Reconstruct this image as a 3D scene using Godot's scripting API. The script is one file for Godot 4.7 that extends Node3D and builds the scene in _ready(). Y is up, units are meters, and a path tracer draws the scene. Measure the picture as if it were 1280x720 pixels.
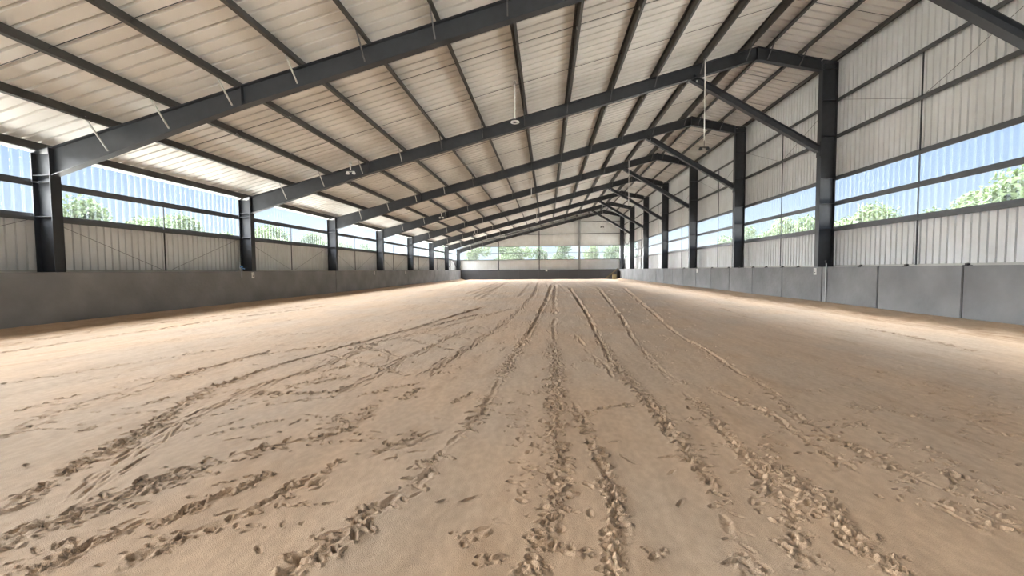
extends Node3D
# An indoor riding hall: asymmetric steel portal frames, ribbed cladding with a translucent band,
# concrete kick walls and a rolled sand floor.
# Hall axes: x to the right, y up, hz along the hall (Godot z = -hz). Metres.

const EYE := 1.40                 # camera height over the sand
const FOCAL := 504.0              # focal length for a 1280 x 720 frame
const YAW := 0.0865
const PITCH := 0.0448
const ROLL := 0.0075
const Z0 := 9.4975                # first frame in view
const BAY := 7.0
const XL := -12.66                # inner faces of the column flanges
const XR := 10.32
const XLO := -13.19               # outer faces of the columns
const XRO := 10.87
const XLS := -13.33               # inner face of the cladding
const XRS := 11.01
const XLK := -12.50               # inner faces of the kick walls
const XRK := 10.16
const ZB := -4.70                 # cladding at the two gables
const ZE := 58.70
const TOP := 1.43                 # top of the kick walls
const RIDGE := 8.0
const R1 := 2.87                  # wall rails
const R2 := 3.83
const R3 := 4.78
const R4 := 6.35
const R5 := 7.70
const ML := 3.75

var M := {}
var rng := RandomNumberGenerator.new()
var ray_right := Vector3.RIGHT
var ray_up := Vector3.UP
var ray_ahead := Vector3.FORWARD


func _ready() -> void:
	rng.seed = 20240
	make_camera()
	make_light()
	make_materials()
	make_floor()
	make_ceiling()
	make_side_walls()
	make_gables()
	make_door()
	make_frames()
	make_purlins()
	make_rails()
	make_gable_posts()
	make_bracing()
	make_sprinklers()
	make_signs()
	make_small_things()
	make_outside()


# ------------------------------------------------------------------ camera and light

func make_camera() -> void:
	var r := Vector3(cos(YAW), 0, -sin(YAW))
	var f := Vector3(-sin(YAW), 0, -cos(YAW))
	var u := Vector3.UP * cos(PITCH) + f * sin(PITCH)
	var a := f * cos(PITCH) - Vector3.UP * sin(PITCH)
	ray_right = r * cos(ROLL) - u * sin(ROLL)
	ray_up = r * sin(ROLL) + u * cos(ROLL)
	ray_ahead = a
	var cam := Camera3D.new()
	cam.name = "camera"
	cam.fov = rad_to_deg(2.0 * atan(360.0 / FOCAL))
	cam.near = 0.05
	cam.far = 600.0
	cam.transform = Transform3D(Basis(ray_right, ray_up, -ray_ahead), Vector3(0, EYE, 0))
	add_child(cam)
	cam.current = true


func make_light() -> void:
	var sky_look := ProceduralSkyMaterial.new()
	sky_look.sky_top_color = Color(0.50, 0.69, 0.92)
	sky_look.sky_horizon_color = Color(0.86, 0.93, 0.97)
	sky_look.sky_curve = 0.16
	sky_look.ground_bottom_color = Color(0.45, 0.42, 0.36)
	sky_look.ground_horizon_color = Color(0.62, 0.62, 0.58)
	sky_look.sun_angle_max = 12.0
	sky_look.energy_multiplier = 0.40
	var sky := Sky.new()
	sky.sky_material = sky_look
	var env := Environment.new()
	env.background_mode = Environment.BG_SKY
	env.sky = sky
	env.background_energy_multiplier = 1.0
	env.tonemap_mode = Environment.TONE_MAPPER_LINEAR
	env.tonemap_exposure = 2.85
	env.sdfgi_enabled = true
	env.ssao_enabled = true
	env.ssil_enabled = true
	var w := WorldEnvironment.new()
	w.name = "environment"
	w.environment = env
	add_child(w)
	var sun := DirectionalLight3D.new()
	sun.name = "sun"
	sun.light_color = Color(0.975, 0.985, 0.99)
	sun.light_energy = 17.5
	sun.light_angular_distance = 138.0
	sun.shadow_enabled = true
	sun.sky_mode = DirectionalLight3D.SKY_MODE_LIGHT_ONLY
	add_child(sun)
	sun.look_at_from_position(Vector3(-21, 40, -18), Vector3.ZERO)


# ------------------------------------------------------------------ small tools

func hv(x: float, y: float, hz: float) -> Vector3:
	return Vector3(x, y, -hz)


func roof_y(x: float) -> float:      # top of the rafters
	return 7.55 + 0.25 * (x + 0.95) if x <= RIDGE else 7.55 + 0.25 * (RIDGE + 0.95) - 0.25 * (x - RIDGE)


func on_sand(u: float, v: float) -> Vector2:   # photo pixel to (x, hz) on the sand
	var d := ray_ahead + ray_right * ((u - 640.0) / FOCAL) - ray_up * ((v - 360.0) / FOCAL)
	var t := -EYE / d.y
	return Vector2(d.x * t, -d.z * t)


func tool() -> SurfaceTool:
	var st := SurfaceTool.new()
	st.begin(Mesh.PRIMITIVE_TRIANGLES)
	return st


func quad(st: SurfaceTool, a: Vector3, b: Vector3, c: Vector3, d: Vector3, n: Vector3) -> void:
	# any order round the face; wound clockwise as seen along -n
	var pts := [a, b, c, d]
	if (b - a).cross(c - a).dot(n) > 0.0:
		pts = [d, c, b, a]
	for k in [0, 1, 2, 0, 2, 3]:
		var p: Vector3 = pts[k]
		st.set_normal(n)
		st.set_uv(Vector2(p.x + p.y * 0.31, p.z + p.y * 0.77))
		st.add_vertex(p)


func obox(st: SurfaceTool, c: Vector3, ax: Vector3, ay: Vector3, az: Vector3) -> void:   # half axes
	for k in 6:
		var n: Vector3 = [ax, -ax, ay, -ay, az, -az][k]
		var s: Vector3 = [ay, ay, az, az, ax, ax][k]
		var t: Vector3 = [az, az, ax, ax, ay, ay][k]
		quad(st, c + n - s - t, c + n + s - t, c + n + s + t, c + n - s + t, n.normalized())


func bx(st: SurfaceTool, x0: float, x1: float, y0: float, y1: float, z0: float, z1: float) -> void:
	obox(st, Vector3((x0 + x1) / 2, (y0 + y1) / 2, (z0 + z1) / 2), Vector3(absf(x1 - x0) / 2, 0, 0), Vector3(0, absf(y1 - y0) / 2, 0), Vector3(0, 0, absf(z1 - z0) / 2))


func bar(st: SurfaceTool, p: Vector3, q: Vector3, wide: float, high: float, up: Vector3) -> void:
	var a := (q - p) / 2.0
	var s := a.cross(up).normalized()
	var t := s.cross(a).normalized()
	obox(st, (p + q) / 2.0, a, t * (high / 2), s * (wide / 2))


func ibeam(st: SurfaceTool, p: Vector3, q: Vector3, up: Vector3, depth: float, wide: float, tf: float, tw: float) -> void:
	var a := (q - p).normalized()
	var s := a.cross(up).normalized()
	var t := s.cross(a).normalized()
	bar(st, p, q, tw, depth - 2 * tf, t)
	bar(st, p + t * (depth - tf) / 2, q + t * (depth - tf) / 2, wide, tf, t)
	bar(st, p - t * (depth - tf) / 2, q - t * (depth - tf) / 2, wide, tf, t)


func tube(st: SurfaceTool, p: Vector3, q: Vector3, r: float, n := 10, r2 := -1.0) -> void:
	var re := r if r2 < 0.0 else r2
	var a := (q - p).normalized()
	var s := a.cross(Vector3.UP if absf(a.y) < 0.9 else Vector3.RIGHT).normalized()
	var t := s.cross(a)
	for k in n:
		var a0 := TAU * k / n
		var a1 := TAU * (k + 1) / n
		var d0 := s * cos(a0) + t * sin(a0)
		var d1 := s * cos(a1) + t * sin(a1)
		quad(st, p + d0 * r, p + d1 * r, q + d1 * re, q + d0 * re, (d0 + d1).normalized())
		quad(st, p, p, p + d0 * r, p + d1 * r, -a)
		quad(st, q, q, q + d0 * re, q + d1 * re, a)


func part(called: String, st: SurfaceTool, m: Material, parent: Node) -> MeshInstance3D:
	var o := MeshInstance3D.new()
	o.name = called
	o.mesh = st.commit()
	o.mesh.surface_set_material(0, m)
	parent.add_child(o, true)
	return o


func copy_of(called: String, mesh: Mesh, m: Material, parent: Node, at: Vector3) -> MeshInstance3D:
	var o := MeshInstance3D.new()
	o.name = called
	o.mesh = mesh
	o.material_override = m
	o.position = at
	parent.add_child(o, true)
	return o


func numbered(called: String) -> String:
	if not has_node(NodePath(called)):
		return called
	var n := 1
	while has_node(NodePath("%s_%03d" % [called, n])):
		n += 1
	return "%s_%03d" % [called, n]


func thing(called: String, label: String, category: String, at := Vector3.ZERO, group := "") -> Node3D:
	var o := Node3D.new()
	o.name = numbered(called)
	o.position = at
	add_child(o)
	o.set_meta("label", label)
	o.set_meta("category", category)
	if group != "":
		o.set_meta("group", group)
	return o


func setting(called: String, label: String) -> Node3D:
	var o := Node3D.new()
	o.name = called
	add_child(o)
	o.set_meta("kind", "structure")
	o.set_meta("label", label)
	return o


func in_words(n: int) -> String:
	return ["first", "second", "third", "fourth", "fifth", "sixth", "seventh", "eighth", "ninth", "tenth", "eleventh", "twelfth", "thirteenth"][n]


# ------------------------------------------------------------------ materials

func noise_map(seed_: int, freq: float, low: Color, high: Color, octaves := 4, side := 512, as_normal := false, bump := 4.0) -> NoiseTexture2D:
	var n := FastNoiseLite.new()
	n.seed = seed_
	n.noise_type = FastNoiseLite.TYPE_SIMPLEX_SMOOTH
	n.frequency = freq
	n.fractal_octaves = octaves
	var t := NoiseTexture2D.new()
	t.width = side
	t.height = side
	t.seamless = true
	t.noise = n
	if as_normal:
		t.as_normal_map = true
		t.bump_strength = bump
	else:
		var g := Gradient.new()
		g.set_color(0, low)
		g.set_color(1, high)
		t.color_ramp = g
	return t


func plain(called: String, c: Color, rough: float, metal := 0.0) -> StandardMaterial3D:
	var m := StandardMaterial3D.new()
	m.resource_name = called
	m.albedo_color = c
	m.roughness = rough
	m.metallic = metal
	M[called] = m
	return m


func make_materials() -> void:
	var mottled := noise_map(11, 0.012, Color(0.86, 0.86, 0.86), Color(1, 1, 1), 5)
	var streaks := noise_map(12, 0.008, Color(0.955, 0.95, 0.94), Color(1, 1, 1), 5)
	for d in [["steel", Color(0.205, 0.216, 0.235)], ["purlin_steel", Color(0.27, 0.265, 0.255)], ["rail_steel", Color(0.36, 0.365, 0.37)]]:
		var m := plain(d[0], d[1], 0.48)
		m.albedo_texture = mottled
		m.uv1_triplanar = true
		m.uv1_world_triplanar = true
		m.uv1_scale = Vector3.ONE * 0.5
	plain("galvanised", Color(0.66, 0.67, 0.67), 0.42, 0.55)
	plain("zinc_pale", Color(0.72, 0.72, 0.70), 0.5, 0.1)
	for k in 3:
		var m := plain("cladding_%d" % k, Color(0.91 - 0.012 * k, 0.917 - 0.012 * k, 0.92 - 0.013 * k), 0.5)
		m.albedo_texture = streaks
		m.uv1_triplanar = true
		m.uv1_world_triplanar = true
		m.uv1_scale = Vector3.ONE * 0.3
		var r := plain("roofing_%d" % k, Color(0.90 - 0.016 * k, 0.89 - 0.018 * k, 0.875 - 0.02 * k), 0.55)
		r.albedo_texture = streaks
		r.uv1_triplanar = true
		r.uv1_world_triplanar = true
		r.uv1_scale = Vector3.ONE * 0.25
	# clear ribbed polycarbonate: part of the light goes straight through, part is scattered
	for k in 2:
		var p := plain("polycarbonate_%d" % k, Color(0.93 - 0.02 * k, 0.97 - 0.01 * k, 1.0, 0.125), 0.35)
		p.transparency = BaseMaterial3D.TRANSPARENCY_ALPHA
		p.backlight_enabled = true
		p.backlight = Color(0.22, 0.23, 0.24)
		p.cull_mode = BaseMaterial3D.CULL_DISABLED
	for k in 2:
		var c := plain("concrete_%d" % k, Color(0.53 - 0.02 * k, 0.538 - 0.02 * k, 0.548 - 0.02 * k), 0.82)
		c.albedo_texture = noise_map(21 + k, 0.006, Color(0.84, 0.84, 0.85), Color(1, 1, 1), 6)
		c.uv1_triplanar = true
		c.uv1_world_triplanar = true
		c.uv1_scale = Vector3.ONE * 0.21
		c.normal_enabled = true
		c.normal_texture = noise_map(23, 0.05, Color.BLACK, Color.WHITE, 4, 512, true, 2.0)
		c.normal_scale = 0.35
	plain("joint", Color(0.16, 0.16, 0.165), 0.8)
	plain("black_plastic", Color(0.09, 0.09, 0.095), 0.5)
	plain("white_plate", Color(0.88, 0.88, 0.87), 0.5)
	plain("brass", Color(0.62, 0.52, 0.30), 0.35, 0.8)
	plain("blue_plastic", Color(0.25, 0.45, 0.65), 0.4)
	plain("timber", Color(0.47, 0.43, 0.35), 0.75)
	plain("straw_box", Color(0.60, 0.55, 0.41), 0.8)
	plain("door_sheet", Color(0.66, 0.67, 0.68), 0.5)
	plain("gravel", Color(0.60, 0.59, 0.56), 0.9)  # pale tone chosen so the unseen yard bounces light indoors
	plain("bark", Color(0.33, 0.26, 0.20), 0.9)
	for k in 3:
		var l := plain("leaves_%d" % k, [Color(0.22, 0.255, 0.185), Color(0.24, 0.27, 0.20), Color(0.205, 0.24, 0.18)][k], 0.7)
		l.metallic_specular = 0.1
		l.backlight_enabled = true
		l.backlight = Color(0.16, 0.2, 0.1)
		l.cull_mode = BaseMaterial3D.CULL_DISABLED
	var s := plain("sand", Color(1, 1, 1), 0.95)
	s.vertex_color_use_as_albedo = true
	s.albedo_texture = noise_map(31, 0.12, Color(0.88, 0.87, 0.86), Color(1, 1, 1), 3, 1024)
	s.normal_enabled = true
	s.normal_texture = noise_map(32, 0.16, Color.BLACK, Color.WHITE, 3, 1024, true, 3.0)
	s.normal_scale = 0.7


# ------------------------------------------------------------------ the sand floor

var grain := FastNoiseLite.new()
var gx := PackedFloat32Array()
var gz := PackedFloat32Array()
var hh := PackedFloat32Array()
var wet := PackedFloat32Array()


func stamp(x: float, z: float, turn: float, half_long: float, half_wide: float, depth: float, rim := 0.35) -> void:
	# presses one mark into the sand; turn 0 lies along the hall
	var reach := maxf(half_long, half_wide) * 1.9
	var i0 := gx.bsearch(x - reach)
	var i1 := gx.bsearch(x + reach)
	var j0 := gz.bsearch(z - reach)
	var j1 := gz.bsearch(z + reach)
	if i1 <= i0 or j1 <= j0:
		return
	var c := cos(turn)
	var s := sin(turn)
	var n := gx.size()
	for j in range(j0, j1):
		var dz := gz[j] - z
		for i in range(i0, i1):
			var dx := gx[i] - x
			var a := (dz * c + dx * s) / half_long
			var b := (dx * c - dz * s) / half_wide
			var q := (a * a + b * b) * (1.0 + 0.75 * grain.get_noise_2d(gx[i], gz[j]))
			if q > 3.6:
				continue
			var e := exp(-q * q * 1.4)
			var at := j * n + i
			hh[at] += 1.3 * depth * (rim * exp(-(q - 1.7) * (q - 1.7) * 2.0) - e)


func path_of(pixels: Array) -> PackedVector2Array:
	var c := Curve2D.new()
	c.bake_interval = 0.04
	var pts: Array[Vector2] = []
	for k in range(0, pixels.size(), 2):
		pts.append(on_sand(pixels[k], pixels[k + 1]))
	for k in pts.size():
		var before := pts[maxi(k - 1, 0)]
		var after := pts[mini(k + 1, pts.size() - 1)]
		var dir := (after - before)
		if dir.length() > 0.0:
			dir = dir.normalized()
		var lb := (pts[k] - before).length() * 0.3
		var la := (after - pts[k]).length() * 0.3
		c.add_point(pts[k], -dir * lb, dir * la)
	return c.get_baked_points()


func tread(pixels: Array, wide: float, pitch: float, depth: float, gaps: float, seed_: int) -> void:
	# a row of lug prints along a path; gaps is the share where the print is faint
	var pts := path_of(pixels)
	var n := FastNoiseLite.new()
	n.seed = seed_
	n.frequency = 0.55
	var run := 0.0
	var side := 1.0
	for k in range(1, pts.size()):
		var d := pts[k] - pts[k - 1]
		run += d.length()
		if run < pitch:
			continue
		run -= pitch
		side = -side
		var z := pts[k].y
		var strong := clampf(0.68 + n.get_noise_2d(pts[k].x * 1.3, z * 1.3) * 1.5 - gaps * 0.8, 0.0, 1.0)
		if strong < 0.12:
			continue
		var way := atan2(d.x, d.y)
		var out := Vector2(d.y, -d.x).normalized() * side
		var far := maxf(1.0, z / 9.0)
		if rng.randf() < 0.5:
			# the wheel leaves a shallow broken line under its prints
			stamp(pts[k].x + rng.randfn() * 0.02, z, way, maxf(0.09, 0.05 * z * rng.randf_range(0.5, 1.0)), maxf(0.028, 0.005 * z), depth * 0.25, 0.3)
		var size := (0.75 + 0.5 * rng.randf()) * (0.7 + 0.3 * strong)
		var p := pts[k] + out * wide * 0.27 + Vector2(rng.randfn(), rng.randfn()) * 0.012
		stamp(p.x, p.y, way + side * (1.12 + rng.randfn() * 0.2), wide * 0.30 * size * far, 0.0145 * size * far, 1.5 * depth * strong * (0.6 + 0.6 * rng.randf()))
		if rng.randf() < 0.7 * strong and z < 12.0:
			crumbs(p, wide * 0.6, 5, depth * 0.45)


func crumbs(p: Vector2, spread: float, count: int, size: float) -> void:
	for k in count:
		var q := p + Vector2(rng.randfn(), rng.randfn()) * spread * 0.5
		var r := 0.006 + 0.010 * rng.randf()
		stamp(q.x, q.y, rng.randf() * PI, r * (1.2 + rng.randf()), r, (-0.8 if rng.randf() < 0.55 else 0.8) * size, 0.2)


func rough(pixels: Array, wide: float, per_metre: float, depth: float) -> void:
	# loosened, crumbly sand along a path
	var pts := path_of(pixels)
	var run := 0.0
	for k in range(1, pts.size()):
		run += (pts[k] - pts[k - 1]).length() * per_metre
		while run > 1.0:
			run -= 1.0
			var z := pts[k].y
			var far := clampf(z / 5.0, 1.0, 6.0)
			var q := pts[k] + Vector2(rng.randfn(), rng.randfn()) * wide * 0.4
			var l := (0.013 + 0.034 * rng.randf() * rng.randf()) * far
			stamp(q.x, q.y, rng.randf() * PI, l, l * (0.3 + 0.35 * rng.randf()), (1.0 if rng.randf() < 0.62 else -0.7) * 1.35 * depth * (0.3 + rng.randf()), 0.3)


func scuff(pixels: Array, wide: float, depth: float) -> void:
	# a brushed line of fine streaks
	var pts := path_of(pixels)
	var last := -9.0
	var run := 0.0
	for k in range(1, pts.size()):
		run += (pts[k] - pts[k - 1]).length()
		var far := maxf(1.0, pts[k].y / 9.0)
		if run - last < 0.06 * far:
			continue
		last = run
		var d := (pts[k] - pts[k - 1]).normalized()
		var out := Vector2(d.y, -d.x)
		for i in 2:
			var p := pts[k] + out * rng.randfn() * wide * 0.42
			stamp(p.x, p.y, atan2(d.x, d.y) + rng.randfn() * 0.10, (0.06 + 0.10 * rng.randf()) * far, (0.010 + 0.008 * rng.randf()) * far, depth * (0.2 + 0.5 * rng.randf()), 0.3)


func hoofs(pixels: Array, pitch: float) -> void:
	var pts := path_of(pixels)
	var run := 0.0
	for k in range(1, pts.size()):
		var d := pts[k] - pts[k - 1]
		run += d.length()
		if run < pitch:
			continue
		run -= pitch * rng.randf_range(0.85, 1.15)
		stamp(pts[k].x + rng.randfn() * 0.03, pts[k].y + rng.randfn() * 0.02, atan2(d.x, d.y), 0.085 + 0.02 * rng.randf(), 0.07, 0.03, 0.4)


func dashes(u0: float, v0: float, u1: float, v1: float, count: int, lean: float) -> void:
	# short broken prints strewn over a part of the floor
	for k in count:
		var p := on_sand(rng.randf_range(u0, u1), rng.randf_range(v0, v1))
		if p.x < XLK + 1.4 or p.x > XRK - 1.6:
			continue
		var far := maxf(1.0, p.y / 8.0)
		var way := lean + rng.randfn() * 0.5
		for i in rng.randi_range(2, 6):
			p += Vector2(sin(way), cos(way)) * (0.05 + 0.06 * rng.randf()) * far + Vector2(rng.randfn(), rng.randfn()) * 0.02
			stamp(p.x, p.y, way + (1.1 if rng.randf() < 0.5 else 0.1) + rng.randfn() * 0.3, (0.014 + 0.026 * rng.randf()) * far, (0.007 + 0.006 * rng.randf()) * far, 0.005 + 0.010 * rng.randf(), 0.35)


func make_floor() -> void:
	# a graded grid: finer where the sand can be seen from close by
	var x := XLK - 0.1
	while x < XRK + 0.1:
		gx.append(x)
		x += 0.0095 + 0.0028 * maxf(0.0, absf(x) - 2.4)
	gx.append(XRK + 0.1)
	var z := ZB + 0.3
	while z < 58.3:
		gz.append(z)
		z += maxf(0.0095, z * z / 1300.0) if z > 1.3 else 0.25
	gz.append(58.3)
	var nx := gx.size()
	var nz := gz.size()
	hh.resize(nx * nz)
	wet.resize(nx * nz)
	grain.seed = 9
	grain.frequency = 22.0
	grain.fractal_octaves = 2
	var swell := FastNoiseLite.new()
	swell.seed = 5
	swell.frequency = 0.22
	swell.fractal_octaves = 3
	var ripple := FastNoiseLite.new()
	ripple.seed = 6
	ripple.frequency = 2.6
	ripple.fractal_octaves = 3
	for j in nz:
		for i in nx:
			var px := gx[i]
			var pz := gz[j]
			var h := swell.get_noise_2d(px * 1.6, pz * 0.55) * 0.026 + ripple.get_noise_2d(px, pz * 0.6) * 0.004
			# sand ridden up against the kick walls and a trodden rut beside them
			var dl := px - XLK + ripple.get_noise_2d(px * 0.1, pz * 0.3) * 0.16
			var dr := XRK - px + ripple.get_noise_2d(px * 0.1 + 40.0, pz * 0.3) * 0.16
			var de := 58.1 - pz
			h += 0.135 * (exp(-dl * dl * 6.0) + exp(-dr * dr * 6.0)) + 0.06 * exp(-de * de * 3.0)
			var rut := exp(-pow((dl - 0.80) / 0.42, 4.0)) + exp(-pow((dr - 1.0) / 0.58, 4.0))
			h -= 0.035 * rut
			var at := j * nx + i
			hh[at] = h
			wet[at] = rut * clampf(0.52 + ripple.get_noise_2d(px * 2.2, pz * 0.5) * 1.1, 0.0, 1.0)
	var level := hh.duplicate()
	press_tracks()
	for k in hh.size():
		hh[k] = clampf(hh[k], level[k] - 0.085, level[k] + 0.03)
	var dry := Color(0.475, 0.338, 0.224)
	var pale := Color(0.445, 0.335, 0.238)
	var moist := Color(0.285, 0.178, 0.098)   # damp sand from below the dry crust, in even light
	var tint := FastNoiseLite.new()
	tint.seed = 7
	tint.frequency = 0.3
	tint.fractal_octaves = 4
	var streak := FastNoiseLite.new()
	streak.seed = 8
	streak.frequency = 0.5
	streak.fractal_octaves = 3
	var verts := PackedVector3Array()
	var norms := PackedVector3Array()
	var uvs := PackedVector2Array()
	var cols := PackedColorArray()
	verts.resize(nx * nz)
	norms.resize(nx * nz)
	uvs.resize(nx * nz)
	cols.resize(nx * nz)
	for j in nz:
		for i in nx:
			var at := j * nx + i
			verts[at] = Vector3(gx[i], hh[at], -gz[j])
			var ia := maxi(i - 1, 0)
			var ib := mini(i + 1, nx - 1)
			var ja := maxi(j - 1, 0)
			var jb := mini(j + 1, nz - 1)
			var sx := (hh[j * nx + ib] - hh[j * nx + ia]) / (gx[ib] - gx[ia])
			var sz := (hh[jb * nx + i] - hh[ja * nx + i]) / (gz[jb] - gz[ja])
			norms[at] = Vector3(-sx, 1.0, sz).normalized()
			uvs[at] = Vector2(gx[i], gz[j]) * 0.9
			var t := clampf(0.5 + tint.get_noise_2d(gx[i] * 1.5, gz[j]) * 1.5, 0.0, 1.0)
			# dragged streaks along the hall and fine speckle of damp grains
			var g := 1.0 + 0.10 * streak.get_noise_2d(gx[i] * 9.0, gz[j] * 0.8) + 0.16 * streak.get_noise_2d(gx[i] * 30.0 + 50.0, gz[j] * 16.0)
			var damp := wet[at] + maxf(0.0, streak.get_noise_2d(gx[i] * 5.0 + 90.0, gz[j] * 1.6) - 0.24) * 0.7
			cols[at] = (dry.lerp(pale, t) * g).lerp(moist, clampf(damp, 0.0, 0.9))
	var idx := PackedInt32Array()
	idx.resize((nx - 1) * (nz - 1) * 6)
	var w := 0
	for j in nz - 1:
		for i in nx - 1:
			var a := j * nx + i
			for k in [a, a + nx, a + nx + 1, a, a + nx + 1, a + 1]:
				idx[w] = k
				w += 1
	var arr := []
	arr.resize(Mesh.ARRAY_MAX)
	arr[Mesh.ARRAY_VERTEX] = verts
	arr[Mesh.ARRAY_NORMAL] = norms
	arr[Mesh.ARRAY_TEX_UV] = uvs
	arr[Mesh.ARRAY_COLOR] = cols
	arr[Mesh.ARRAY_INDEX] = idx
	var mesh := ArrayMesh.new()
	mesh.add_surface_from_arrays(Mesh.PRIMITIVE_TRIANGLES, arr)
	mesh.surface_set_material(0, M["sand"])
	var root := setting("floor", "beige riding sand with tyre tread prints and scuffed damp ruts")
	var o := MeshInstance3D.new()
	o.name = "sand_surface"
	o.mesh = mesh
	root.add_child(o)
	var st := tool()
	bx(st, XLS - 0.3, XRS + 0.3, -0.6, -0.15, -(ZE + 0.3), -(ZB - 0.3))
	part("ground_slab", st, M["joint"], root)
	print("floor vertices ", nx * nz)


func press_tracks() -> void:
	# paths are read off the photograph as pixels and laid on the sand
	tread([690, 356, 683, 375, 665, 410, 640, 450, 610, 500, 590, 528, 560, 560, 530, 590, 490, 625, 450, 655, 400, 688, 350, 722], 0.17, 0.085, 0.021, 0.05, 101)
	tread([560, 560, 530, 590, 490, 625, 450, 655, 400, 688, 350, 722], 0.20, 0.11, 0.026, 0.25, 102)
	tread([694, 356, 693, 400, 692, 440, 697, 500], 0.20, 0.13, 0.016, 0.0, 103)
	rough([695, 440, 692, 530, 702, 600, 690, 650, 655, 725], 0.13, 120, 0.011)
	rough([640, 500, 650, 530, 660, 590, 650, 640], 0.22, 55, 0.006)
	tread([716, 505, 732, 535, 748, 565, 762, 600, 770, 640, 768, 690, 765, 725], 0.10, 0.075, 0.019, 0.0, 104)
	rough([755, 590, 768, 630, 768, 690, 764, 724], 0.06, 110, 0.012)
	tread([712, 360, 735, 395, 750, 425, 765, 450, 785, 475, 805, 495, 822, 515, 840, 540, 858, 560, 880, 590, 900, 620, 915, 650, 930, 690, 940, 725], 0.15, 0.075, 0.022, 0.0, 105)
	rough([800, 490, 840, 540, 880, 590, 905, 630], 0.08, 70, 0.010)
	tread([748, 360, 775, 395, 790, 420, 800, 435, 815, 450, 845, 480, 880, 510, 910, 545, 945, 580, 975, 620, 1000, 670, 1020, 720], 0.12, 0.09, 0.016, 0.15, 106)
	rough([955, 570, 1000, 605, 1040, 640, 1080, 680, 1125, 725], 0.15, 150, 0.011)
	rough([870, 500, 910, 545, 950, 590, 985, 640, 1000, 700], 0.09, 70, 0.009)
	tread([780, 360, 815, 390, 850, 420, 880, 437, 920, 465, 950, 480, 985, 510, 1020, 535, 1060, 555, 1105, 580, 1160, 605], 0.13, 0.085, 0.018, 0.05, 107)
	tread([870, 478, 920, 500, 960, 515, 1000, 545, 1050, 578], 0.11, 0.08, 0.018, 0.1, 108)
	tread([720, 420, 735, 440, 760, 460, 765, 468], 0.1, 0.08, 0.017, 0.0, 109)
	tread([720, 525, 745, 512, 765, 508, 790, 505], 0.09, 0.08, 0.016, 0.0, 110)
	tread([900, 385, 960, 405, 1050, 425, 1130, 440, 1200, 450], 0.16, 0.16, 0.014, 0.2, 111)
	tread([1075, 409, 1100, 414, 1130, 420, 1165, 427], 0.12, 0.2, 0.014, 0.0, 112)
	# right: scattered smudges of turned, damp sand
	var spots := [1000, 472, 1015, 490, 1060, 470, 1110, 468, 1150, 478, 1180, 488, 1195, 470, 1230, 460, 1268, 487, 1090, 512, 1130, 518, 1200, 515, 1225, 498, 1060, 508, 1110, 545, 1170, 525, 1190, 592, 1215, 600, 1245, 632, 1255, 650, 1175, 628, 1205, 640, 1270, 545, 850, 480, 960, 560, 870, 525, 885, 560, 1140, 560, 720, 688, 580, 668, 610, 702, 815, 688, 1060, 570, 740, 605, 1270, 660, 1230, 660, 700, 508, 660, 492]
	for k in range(0, spots.size(), 2):
		var u: float = spots[k]
		var v: float = spots[k + 1]
		var l := 10.0 + 14.0 * rng.randf()
		rough([u - l, v + rng.randfn() * 3.0, u, v, u + l, v - rng.randfn() * 4.0], 0.05 + 0.004 * (720 - v) / 10.0, 45, 0.010)
	# left: curving tyre rows
	hoofs([-20, 444, 90, 427, 180, 414, 250, 404, 320, 394, 420, 381], 0.30)
	hoofs([-20, 436, 80, 420, 160, 408, 240, 399, 320, 390, 400, 380], 0.32)
	hoofs([1075, 409, 1100, 414, 1130, 420, 1165, 427, 1220, 440], 0.33)
	scuff([-20, 450, 100, 437, 200, 428, 320, 420, 470, 413, 600, 410, 660, 408], 0.22, 0.010)
	tread([-20, 484, 110, 463, 200, 448, 320, 432, 420, 426, 520, 418], 0.13, 0.14, 0.015, 0.1, 123)
	tread([40, 528, 110, 502, 190, 478, 260, 460, 330, 442, 430, 430], 0.15, 0.11, 0.018, 0.05, 124)
	tread([-20, 555, 60, 528, 130, 505, 190, 484, 270, 457, 340, 438], 0.17, 0.11, 0.019, 0.0, 125)
	rough([-20, 545, 40, 525, 100, 505, 150, 490], 0.3, 45, 0.010)
	tread([-10, 650, 60, 606, 150, 556, 200, 525, 250, 492, 310, 468, 370, 449, 440, 430, 520, 410, 600, 385], 0.16, 0.085, 0.021, 0.0, 126)
	rough([0, 645, 60, 605, 110, 575, 170, 545, 215, 515], 0.12, 80, 0.010)
	scuff([110, 615, 190, 556, 240, 522, 330, 482, 400, 457, 480, 427, 560, 408, 640, 385], 0.15, 0.012)
	tread([-10, 672, 60, 655, 100, 640, 180, 605, 250, 582, 330, 560, 390, 545], 0.18, 0.09, 0.020, 0.0, 127)
	rough([-10, 690, 60, 660, 120, 640, 200, 608, 260, 585], 0.16, 110, 0.010)
	rough([20, 722, 70, 700, 110, 685, 150, 665], 0.10, 130, 0.012)
	tread([140, 722, 160, 705, 190, 690, 240, 668, 300, 645, 340, 625, 400, 600], 0.09, 0.10, 0.018, 0.05, 128)
	rough([185, 665, 220, 645, 240, 635, 300, 610, 340, 590], 0.07, 110, 0.012)
	tread([320, 635, 360, 610, 400, 590, 430, 570], 0.10, 0.08, 0.018, 0.1, 129)
	rough([340, 618, 380, 600, 410, 585], 0.07, 90, 0.010)
	tread([310, 492, 350, 492, 390, 491, 425, 488], 0.14, 0.09, 0.018, -0.2, 130)
	rough([390, 545, 420, 530, 450, 518, 470, 505], 0.25, 80, 0.008)
	scuff([425, 490, 470, 468, 500, 450, 540, 432, 590, 408], 0.16, 0.010)
	scuff([535, 468, 570, 445, 600, 425, 630, 405, 655, 382, 672, 360], 0.15, 0.012)
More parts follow.
